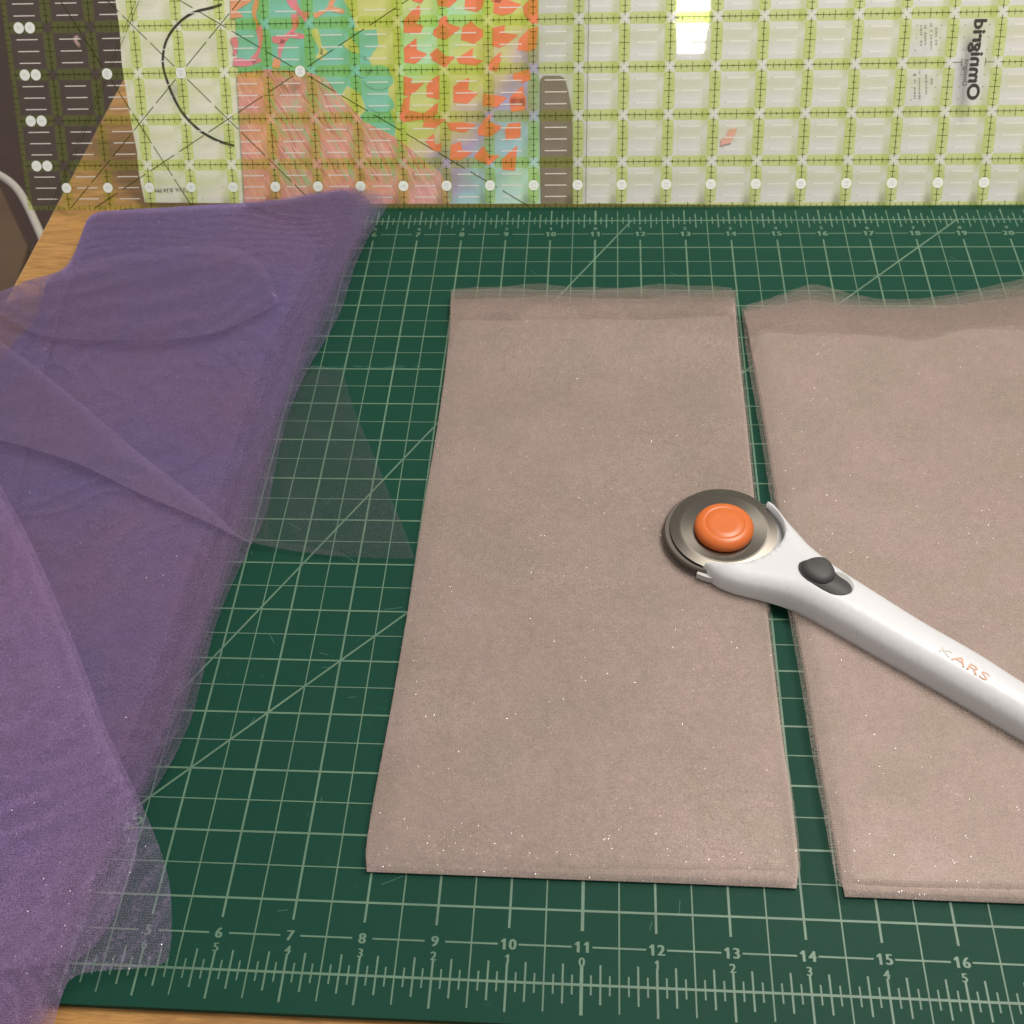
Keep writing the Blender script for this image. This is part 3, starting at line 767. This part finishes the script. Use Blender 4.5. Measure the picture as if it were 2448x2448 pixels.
lay1 = [(wob(684, 5, 1080, 1750, 1), (1, 0), .21), (wob(692, 4, 1078, 1757, 2.5), (-1, 6), .20), (wob(702, 3, 1077, 1762, 4, tilt=-6), (-2, 2), .19),
        (wob(711, 4, 1078, 1756, .3), (2, 8), .18), (wob(718, 4, 1079, 1756, 3.1), (-3, 4), .175), (wob(724, 3, 1080, 1757, 5.2), (0, -1), .17), (wob(730, 3, 1080, 1757, 1.2), (0, 3), .166)]
GR = 'folded stacks of mauve tulle'
stack('folded stack of mauve tulle, whole in view, in the middle of the mat', None, L1, R1, dict(core=core1, layers=lay1), B1, UB1, GR)
L2 = [(1784, 748), (1800, 860), (1822, 980), (1845, 1120), (1870, 1290), (1895, 1450), (1925, 1610), (1955, 1800), (1985, 1960), (2004, 2060), (2013, 2110), (2020, 2144)]
R2 = [(2660, 760), (2690, 1000), (2730, 1300), (2770, 1600), (2800, 1850), (2830, 2000), (2840, 2100), (2850, 2180)]
B2 = [(2020, 2144), (2150, 2149), (2300, 2155), (2448, 2160), (2640, 2168), (2850, 2180)]
UB2 = [(2040, 2116), (2160, 2124), (2300, 2130), (2448, 2134), (2640, 2140), (2848, 2150)]
core2 = [(1784, 752), (1900, 748), (2050, 758), (2250, 754), (2450, 736), (2660, 730)]
w1 = [(1772, 738), (1830, 724), (1880, 708), (1930, 692), (1980, 704), (2050, 722), (2130, 728), (2230, 722), (2330, 704), (2430, 684), (2520, 670), (2660, 690)]
def sh(pts, dy, f=1.0, dx=0): return [(x+dx, 735+(y-735)*f+dy) for x, y in pts]
lay2 = [(sh(w1, -10, 1.15, 12), (-4, 0), .25), (sh(w1, -3, 1.0), (-14, 0), .23), (sh(w1, 2, .8, 4), (-8, 0), .21), (sh(w1, 7, .65, 6), (-18, 0), .19), (sh(w1, 10, .5, 10), (-6, 0), .18),
        (sh(w1, 14, .4, 12), (-11, 0), .172), (sh(w1, 18, .4, 14), (0, 0), .168)]
stack('folded stack of mauve tulle cut off by the right edge, under the cutter handle', None, L2, R2, dict(core=core2, layers=lay2), B2, UB2, GR)

# the loose purple tulle
pur = empty('purple_tulle', (0, 8, 0), 'loose length of sheer purple tulle draped in layers over the left side', 'fabric')
TOP = [(-260, 760, .3), (-80, 730, .35), (20, 690, .4), (70, 667, .45), (130, 655, .5), (165, 632, .5), (188, 580, .52), (205, 530, .58), (222, 506, .6), (300, 500, .62), (400, 494, .65), (480, 488, .7), (577, 483, .7), (670, 476, .72), (757, 459, .78), (844, 446, .82), (886, 470, .75)]
RGT = [(886, 470, .75), (872, 520, .6), (840, 590, .4), (800, 660, .32), (762, 740, .28), (728, 810, .26), (700, 880, .25), (655, 1000, .25), (612, 1130, .25), (578, 1240, .25), (545, 1310, .25), (520, 1400, .25), (482, 1500, .25), (435, 1630, .25), (390, 1750, .25), (335, 1870, .25), (265, 1990, .25), (195, 2150, .25), (120, 2300, .25), (60, 2480, .25), (40, 2600, .25)]
LFT = [(-260, 760, .3), (-320, 1200, .3), (-380, 1800, .3), (-420, 2600, .3)]
BOT = [(-420, 2600, .3), (-200, 2600, .3), (40, 2600, .25)]
def shift(pts, dx, dy=0, dz=0): return [(p[0]+dx, p[1]+dy, p[2]+dz) for p in pts]
def drape(off, mat_, dz, seed, wr, dy=0, name='drape_layer', strip=False, body=False):
    r = [(x+off*(1+.35*math.sin(i*1.3+seed)), y+dy*(1-i/20), z+dz) for i, (x, y, z) in enumerate(RGT)]
    t_ = [(x, y+dy*max(0, (i-7)/9), z+dz) for i, (x, y, z) in enumerate(TOP)]; t_[-1] = r[0]
    l_ = shift(LFT, 0, 0, dz); l_[0] = t_[0]
    b_ = [l_[-1], (-200, 2600, .3+dz), r[-1]]
    if strip:                                  # inner edge tucked under the folded body
        t_ = t_[-5:]; l_ = [(x-175+60*max(0, 1-i/4), y+30, z-.22) for i, (x, y, z) in enumerate(RGT)]; l_[0] = t_[0]
        l_[-1] = (-140, 2600, .05); b_ = [l_[-1], r[-1]]
    if body:                                   # the packed folds begin a little in from the table's edge
        t_ = [(110, 668, .4), (150, 648, .42), (175, 622, .42)]+t_[6:]; l_ = [t_[0], (100, 730, .3), (60, 810, .22), (-30, 900, .2), (-200, 1000, .2), (-330, 1300, .2), (-420, 2600, .2)]
        b_ = [l_[-1], (-200, 2600, .2), r[-1]]
    return cloth(name, coons(t_, b_, l_, r, 70 if not strip else 30, 110), mat_, pur, wr, seed, sc_=(.22, .5), rough_edge=1.5)
drape(-50, M_PURP, -.13, 21, .10, 6, 'folded_body', body=True)
for k, (off, dz) in enumerate(((-34, -.10), (-22, -.08), (-10, -.06), (0, -.04), (12, -.02), (26, 0), (44, .02))):
    drape(off, M_PURP_H if k == 0 else M_PURP_D if k < 4 and k != 2 else M_PURP_S, dz, 21, .10, (26, 20, 14, 8, 2, 0, -3)[k], strip=k not in (1, 4))
# single sheer tongue lying flat on the mat, right of the drape
T = [(690, 880, .1), (745, 870, .1), (818, 884, .1)]
R_ = [(818, 884, .06), (846, 980, .16), (893, 1085, .1), (930, 1180, .1), (962, 1255, .1), (992, 1322, .1)]
Bq = [(560, 1272, .28), (600, 1296, .2), (640, 1306, .12), (760, 1326, .1), (880, 1334, .1), (992, 1336, .1)]
Lq = [(690, 880, .1), (650, 1000, .12), (600, 1150, .2), (560, 1272, .28)]
R_[-1] = Bq[-1]
cloth('loose_tongue', coons(T, Bq, Lq, R_, 40, 40), M_PURP_G, pur, .01, 41, label='single flat corner of the tulle on the green mat')
B3 = [(560, 1272, .3), (600, 1296, .22), (640, 1306, .13), (700, 1318, .1), (820, 1331, .1)]
T3 = [(565, 1262, .3), (600, 1283, .22), (640, 1288, .13), (700, 1299, .1), (820, 1322, .1)]
cloth('rolled_edge', coons(T3, B3, [T3[0], B3[0]], [T3[-1], B3[-1]], 30, 3), M_PURP_G, pur, 0, 42)
# the pale flap that narrows to the point
UP = [(-60, 770, .42), (0, 815, .42), (80, 872, .42), (150, 930, .42), (230, 992, .42), (310, 1065, .42), (420, 1150, .40), (520, 1230, .36), (560, 1272, .32), (605, 1298, .25)]
LO = [(-60, 1040, .42), (40, 1062, .42), (100, 1080, .42), (200, 1112, .42), (330, 1180, .42), (450, 1228, .40), (540, 1270, .34), (600, 1300, .25)]
cloth('pale_flap', coons(UP, LO, [UP[0], LO[0]], [UP[-1], LO[-1]], 60, 14), M_PURP_P, pur, .02, 51, label='paler flap narrowing to a point')
cloth('pale_flap', coons(shift(UP, 1, 2, .03), shift(LO, 0, -1, .03), [shift(UP, 1, 2, .03)[0], shift(LO, 0, -1, .03)[0]], [shift(UP, 1, 2, .03)[-1], shift(LO, 0, -1, .03)[-1]], 60, 14), M_PURP_P, pur, .02, 52)
# the lens shaped fold in the upper part
UP = [(-20, 735, .5), (60, 680, .62), (170, 638, .62), (300, 606, .62), (430, 586, .62), (570, 587, .60), (640, 640, .52), (668, 720, .45)]
LO = [(-20, 735, .5), (50, 785, .5), (130, 812, .5), (280, 815, .5), (420, 811, .5), (520, 796, .48), (600, 760, .45), (668, 722, .44)]
cloth('lens_fold', coons(UP, LO, [UP[0], LO[0]], [UP[-1], LO[-1]], 60, 24), M_PURP_S, pur, .02, 61)
# front layers: right edge runs down to the mat's near corner
FR = [(-30, 1090, .6), (15, 1185, .6), (60, 1265, .6), (130, 1420, .6), (200, 1590, .58), (252, 1740, .55), (300, 1840, .5), (345, 1935, .4), (388, 2040, .32), (408, 2120, .25), (412, 2210, .22), (407, 2280, .2), (394, 2308, .2), (330, 2316, .22), (240, 2320, .28), (170, 2332, .35), (146, 2380, .4), (128, 2460, .4), (100, 2600, .4)]
for k, (o_, dz, mt) in enumerate(((0, 0, M_PURP_F), (-14, -.03, M_PURP_F))):
    r = [(x+o_*(1 if i < 8 else 1+min(i-7, 5)*3.2), y, z+dz) for i, (x, y, z) in enumerate(FR)]
    t_ = [(-420, 1090, .65+dz), (-200, 1090, .65+dz), r[0]]
    l_ = [t_[0], (-430, 1800, .62), (-440, 2600, .6)]
    b_ = [l_[-1], (-100, 2600, .55), r[-1]]
    cloth('front_layer', coons(t_, b_, l_, r, 60, 90), mt, pur, .05, 71+k, sc_=(.25, .4), label='front layer with a straight slanting edge' if k == 0 else None)

# ------------------------------------------------------------------ rotary cutter
M_WPL = plain('white_plastic', (.55, .56, .58, 1), .38, .01, 3, .5, .05, 60)
M_ORANGE = plain('orange_plastic', (.54, .122, .020, 1), .38, .03, 3, .5, .12, 80)
M_GREY = plain('dark_grey_rubber', (.045, .045, .045, 1), .55, .05, 3, .4, .1, 60)
def blade_mat():
    t = NT('blade_steel')
    tg = t.n('ShaderNodeTangent', direction_type='RADIAL', axis='Z')
    geo = t.coord()
    ln = t.n('ShaderNodeVectorMath', operation='LENGTH'); t.t.links.new(geo, ln.inputs[0])
    n, _ = t.noise(comb(t, t.math('MULTIPLY', ln.outputs['Value'], 60), 0.0), 1, 2)
    c = t.mix(n, (.165, .152, .13, 1), (.22, .20, .17, 1))
    return t.done(t.pbr(Base_Color=c, Metallic=1.0, Roughness=.30, Anisotropic=.6, Tangent=tg.outputs[0]))
M_BLADE = blade_mat()
M_STEELDK = NT('guard_dark'); M_STEELDK = M_STEELDK.done(M_STEELDK.pbr(Base_Color=(.12, .105, .09, 1), Metallic=.7, Roughness=.45))
zc_ = .46
bc = unp(1730, 1261, zc_)
cut = empty('rotary_cutter', (bc.x, bc.y, .2), 'white rotary cutter with a round steel blade and orange knob', 'rotary cutter')
def lathe(name, cx, cy, z0, prof, mat_, parent, seg=64, tilt=None):
    vs, fs = [], []
    for r, z in prof:
        for k in range(seg):
            a_ = 2*math.pi*k/seg; vs.append(Vector((cx+r*math.cos(a_), cy+r*math.sin(a_), z0+z)))
    for i in range(len(prof)-1):
        for k in range(seg): fs.append((i*seg+k, i*seg+(k+1) % seg, (i+1)*seg+(k+1) % seg, (i+1)*seg+k))
    fs.append(tuple(reversed(range(seg)))); fs.append(tuple(range((len(prof)-1)*seg, len(prof)*seg)))
    return vs, fs
# outline of the body, photo pixels with the height of the silhouette there
outer_lo = [(1672, 1353, .36), (1678, 1362, .34), (1686, 1370, .32), (1700, 1384, .3), (1717, 1396, .3), (1740, 1406, .3), (1764, 1414, .3), (1800, 1424, .28), (1840, 1436, .26), (1882, 1450, .25), (1925, 1471, .25), (1966, 1493, .25), (2010, 1518, .25), (2100, 1571, .25), (2148, 1598, .25), (2273, 1669, .25), (2448, 1771, .25), (2600, 1862, .25), (2720, 1934, .25), (2780, 1955, .3)]
outer_up = [(2800, 1900, .4), (2790, 1850, .5), (2720, 1798, .52), (2600, 1722, .52), (2448, 1630, .52), (2335, 1556, .52), (2210, 1487, .52), (2099, 1416, .52), (2012, 1362, .52), (1966, 1325, .52), (1935, 1297, .52), (1912, 1271, .5), (1894, 1251, .5), (1880, 1234, .5), (1868, 1220, .48), (1857, 1209, .46), (1845, 1201, .44), (1833, 1198, .42)]
notch = [(1828, 1201, .42), (1822, 1207, .42)]
body2 = [unp(*p) for p in outer_lo+outer_up]
outer_xy = [(p.x, p.y) for p in body2]
RB = .90                                       # blade radius
# the notch follows a circle round the blade centre, a little wider than the blade
RC = 1.02
a0 = math.atan2(outer_xy[-1][1]-bc.y, outer_xy[-1][0]-bc.x); a1 = math.atan2(outer_xy[0][1]-bc.y, outer_xy[0][0]-bc.x)
cxn, cyn = bc.x+.02, bc.y-.02
npx = [(1836, 1202, .56), (1851, 1209, .6), (1866, 1224, .6), (1877, 1246, .6), (1880, 1274, .6), (1866, 1302, .6), (1838, 1324, .6), (1811, 1338, .6), (1779, 1347, .6), (1748, 1348, .6), (1717, 1344, .6), (1688, 1337, .58), (1678, 1345, .5)]
notch_xy = [(p.x, p.y) for p in (unp(*q) for q in npx)]
def dnotch(p): return min(segd(p, a, b_) for a, b_ in zip(notch_xy, notch_xy[1:]))
def resample(pts, step):
    L = sum(math.dist(a, b_) for a, b_ in zip(pts, pts[1:])); n = max(2, int(L/step))
    return [interp(pts, i/n) for i in range(n+1)]
oxy = resample(smooth_line(outer_xy, 2), .07)
notch_xy = resample(smooth_line(notch_xy, 2), .07)
poly = oxy+notch_xy
def inside(p):
    x, y = p; c = False; j = len(poly)-1
    for i in range(len(poly)):
        xi, yi = poly[i]; xj, yj = poly[j]
        if (yi > y) != (yj > y) and x < (xj-xi)*(y-yi)/(yj-yi)+xi: c = not c
        j = i
    return c
def segd(p, a, b_):
    ax, ay = a; bx_, by = b_; dx, dy = bx_-ax, by-ay; t_ = max(0, min(1, ((p[0]-ax)*dx+(p[1]-ay)*dy)/(dx*dx+dy*dy+1e-12)))
    return math.hypot(p[0]-ax-t_*dx, p[1]-ay-t_*dy)
def dout(p): return min(segd(p, a, b_) for a, b_ in zip(oxy, oxy[1:]))
xs_ = [p[0] for p in poly]; ys_ = [p[1] for p in poly]
pts2 = list(poly); st_ = .085
x = min(xs_)
while x < max(xs_):
    y = min(ys_)
    while y < max(ys_):
        p = (x+random.uniform(-.012, .012), y+random.uniform(-.012, .012))
        if inside(p) and dout(p) > .03 and dnotch(p) > .02: pts2.append(p)
        y += st_
    x += st_
# rings close to the rim for a smooth rounding
for i in range(0, len(oxy)-1):
    a, b_ = Vector(oxy[i]), Vector(oxy[i+1]); nrm = Vector((-(b_-a).y, (b_-a).x)).normalized()
    for d_ in (.012, .035, .07, .12):
        for sg in (1, -1):
            p = (a+b_)/2+nrm*d_*sg
            if inside(tuple(p)) and dout(tuple(p)) > d_*.8 and dnotch(tuple(p)) > .02: pts2.append(tuple(p))
n = len(poly)
rv_ = delaunay_2d_cdt([Vector(p) for p in pts2], [(i, (i+1) % n) for i in range(n)], [], 1, 1e-5)
RR, ZM, ZT = .34, .34, .72
vs = []
for p in rv_[0]:
    d_ = min(dout(tuple(p)), RR); k = math.sqrt(max(0, 1-(1-d_/RR)**2.2))
    hd = math.dist(p, (bc.x, bc.y)); zt = ZT-.10*max(0, min(1, (1.9-hd)/.9))
    vs.append((p.x, p.y, ZM+(zt-ZM)*k))
fs = [tuple(f) for f in rv_[2]]
# skirt down to the underside
cnt = {}
for f in fs:
    for a, b_ in zip(f, f[1:]+f[:1]): cnt[(a, b_)] = 1
bound = [(a, b_) for (a, b_) in cnt if (b_, a) not in cnt]
low = {}
for a, b_ in bound:
    for q_ in (a, b_):
        if q_ not in low:
            x_, y_, z_ = vs[q_]; low[q_] = len(vs); vs.append((x_, y_, .20))
for a, b_ in bound: fs.append((b_, a, low[a], low[b_]))
body = mesh('handle', vs, fs, M_WPL, cut, smooth=True)
# inner shelf under the blade, seen between blade and lip
b = MB(); prism(b, [(cxn+RC*1.0*math.cos(a0+(a1-a0)*i/30), cyn+RC*math.sin(a0+(a1-a0)*i/30)) for i in range(31)][::-1]+[(bc.x, bc.y)], .22, .34)
b.f = [tuple(f) for f in b.f]; b.build('inner_shelf', plain('shelf_plastic', (.46, .46, .45, 1), .45), cut)
# underside guard showing past the blade on the left
gv_, gf = lathe('g', bc.x-.085, bc.y-.015, .26, [(.80, 0), (.92, .02), (.925, .10), (.90, .13), (.5, .13)], M_STEELDK, cut)
mesh('blade_guard', gv_, gf, M_STEELDK, cut, smooth=False)
gv_, gf = lathe('b', bc.x, bc.y, zc_, [(RB, -.032), (RB+.003, -.026), (.76, -.003), (.73, .0), (.50, .002), (.3, .002)], M_BLADE, cut, 96)
bo = bpy.data.meshes.new('blade'); 
loc = Vector((bc.x, bc.y, zc_))
bo.from_pydata([(Vector(v)-loc)*IN for v in gv_], [], gf); bo.materials.append(M_BLADE)
bl = bpy.data.objects.new('blade', bo); C.objects.link(bl); bl.parent = cut; bl.location = loc*IN-Vector(cut.location)
kc = unp(1731, 1258, zc_+.1)
gv_, gf = lathe('k', kc.x, kc.y, zc_, [(.485, .0), (.50, .05), (.495, .10), (.47, .15), (.43, .185), (.37, .205), (.335, .208), (.325, .198), (.315, .207), (.2, .205), (.05, .203)], M_ORANGE, cut)
mesh('knob', gv_, gf, M_ORANGE, cut, smooth=True)
# little tongue at the lower tip
tq = [(1652, 1346), (1662, 1350), (1690, 1366), (1698, 1376), (1684, 1377), (1668, 1362)]
b = MB(); prism(b, [(unp(x, y, .3).x, unp(x, y, .3).y) for x, y in reversed(tq)], .2, .31); b.build('tip', M_WPL, cut)
# slide switch
def dome(name, pix, z, h, mat_, shrink=.72, steps=4):
    pts = [unp(x, y, z) for x, y in smooth_line(pix+[pix[0]], 2)[:-1]]; c = sum(pts, Vector())/len(pts); n = len(pts); vs = []; fs = []
    for k in range(steps+1):
        f_ = k/steps; s_ = 1-(1-shrink)*(1-math.sqrt(1-f_**2)); zz = z+h*f_ if k < steps else z+h
        vs += [(c.x+(p.x-c.x)*s_, c.y+(p.y-c.y)*s_, zz) for p in pts]
    for k in range(steps):
        for i in range(n): fs.append((k*n+(i+1) % n, k*n+i, (k+1)*n+i, (k+1)*n+(i+1) % n))
    fs.append(tuple(steps*n+i for i in reversed(range(n))))
    return mesh(name, vs, fs, mat_, cut, smooth=True)
dome('slot_rim', [(1997, 1368), (2012, 1371), (2030, 1382), (2041, 1398), (2042, 1412), (2030, 1425), (2005, 1420), (1990, 1395)], .700, .024, plain('slot_grey', (.36, .36, .36, 1), .5), .98)
dome('switch_base', [(1910, 1347), (1924, 1340), (1950, 1338), (1985, 1358), (2005, 1380), (2028, 1393), (2038, 1408), (2036, 1420), (2012, 1427), (1985, 1421), (1950, 1402), (1920, 1380), (1909, 1360)], .702, .03, M_GREY, .97)
dome('switch_button', [(1915, 1347), (1945, 1335), (1972, 1336), (1988, 1350), (1999, 1374), (1990, 1392), (1965, 1400), (1935, 1388), (1914, 1366)], .72, .11, M_GREY, .62, 6)
# worn lettering on the handle
ea = unp(2278, 1568, .73); eb = unp(2364, 1621, .73); dd = (eb-ea); an = math.atan2(dd.y, dd.x); L_ = dd.length
vs_, fs_ = text('ARS', .3); ex = max(x for x, _ in vs_)-min(x for x, _ in vs_)
mid_ = (ea+eb)/2; s_ = L_/ex
def put_text(s0, size, cx, cy, an, sx, sy, mat_, name):
    v0_, f0_ = text(s0, size); mb = MB()
    mb.add([(cx+x*sx*math.cos(an)-y*sy*math.sin(an), cy+x*sx*math.sin(an)+y*sy*math.cos(an), .727) for x, y in v0_], f0_)
    return mb.build(name, mat_, cut)
put_text('ARS', .3, mid_.x, mid_.y, an, s_, .62, plain('worn_orange_ink', (.56, .33, .23, 1), .5, .3, 9), 'lettering')
ux, uy = math.cos(an), math.sin(an)
put_text('K', .3, mid_.x-ux*L_*.68, mid_.y-uy*L_*.68, an, s_, .55, plain('faded_ink', (.54, .53, .48, 1), .5, .1, 9), 'lettering')
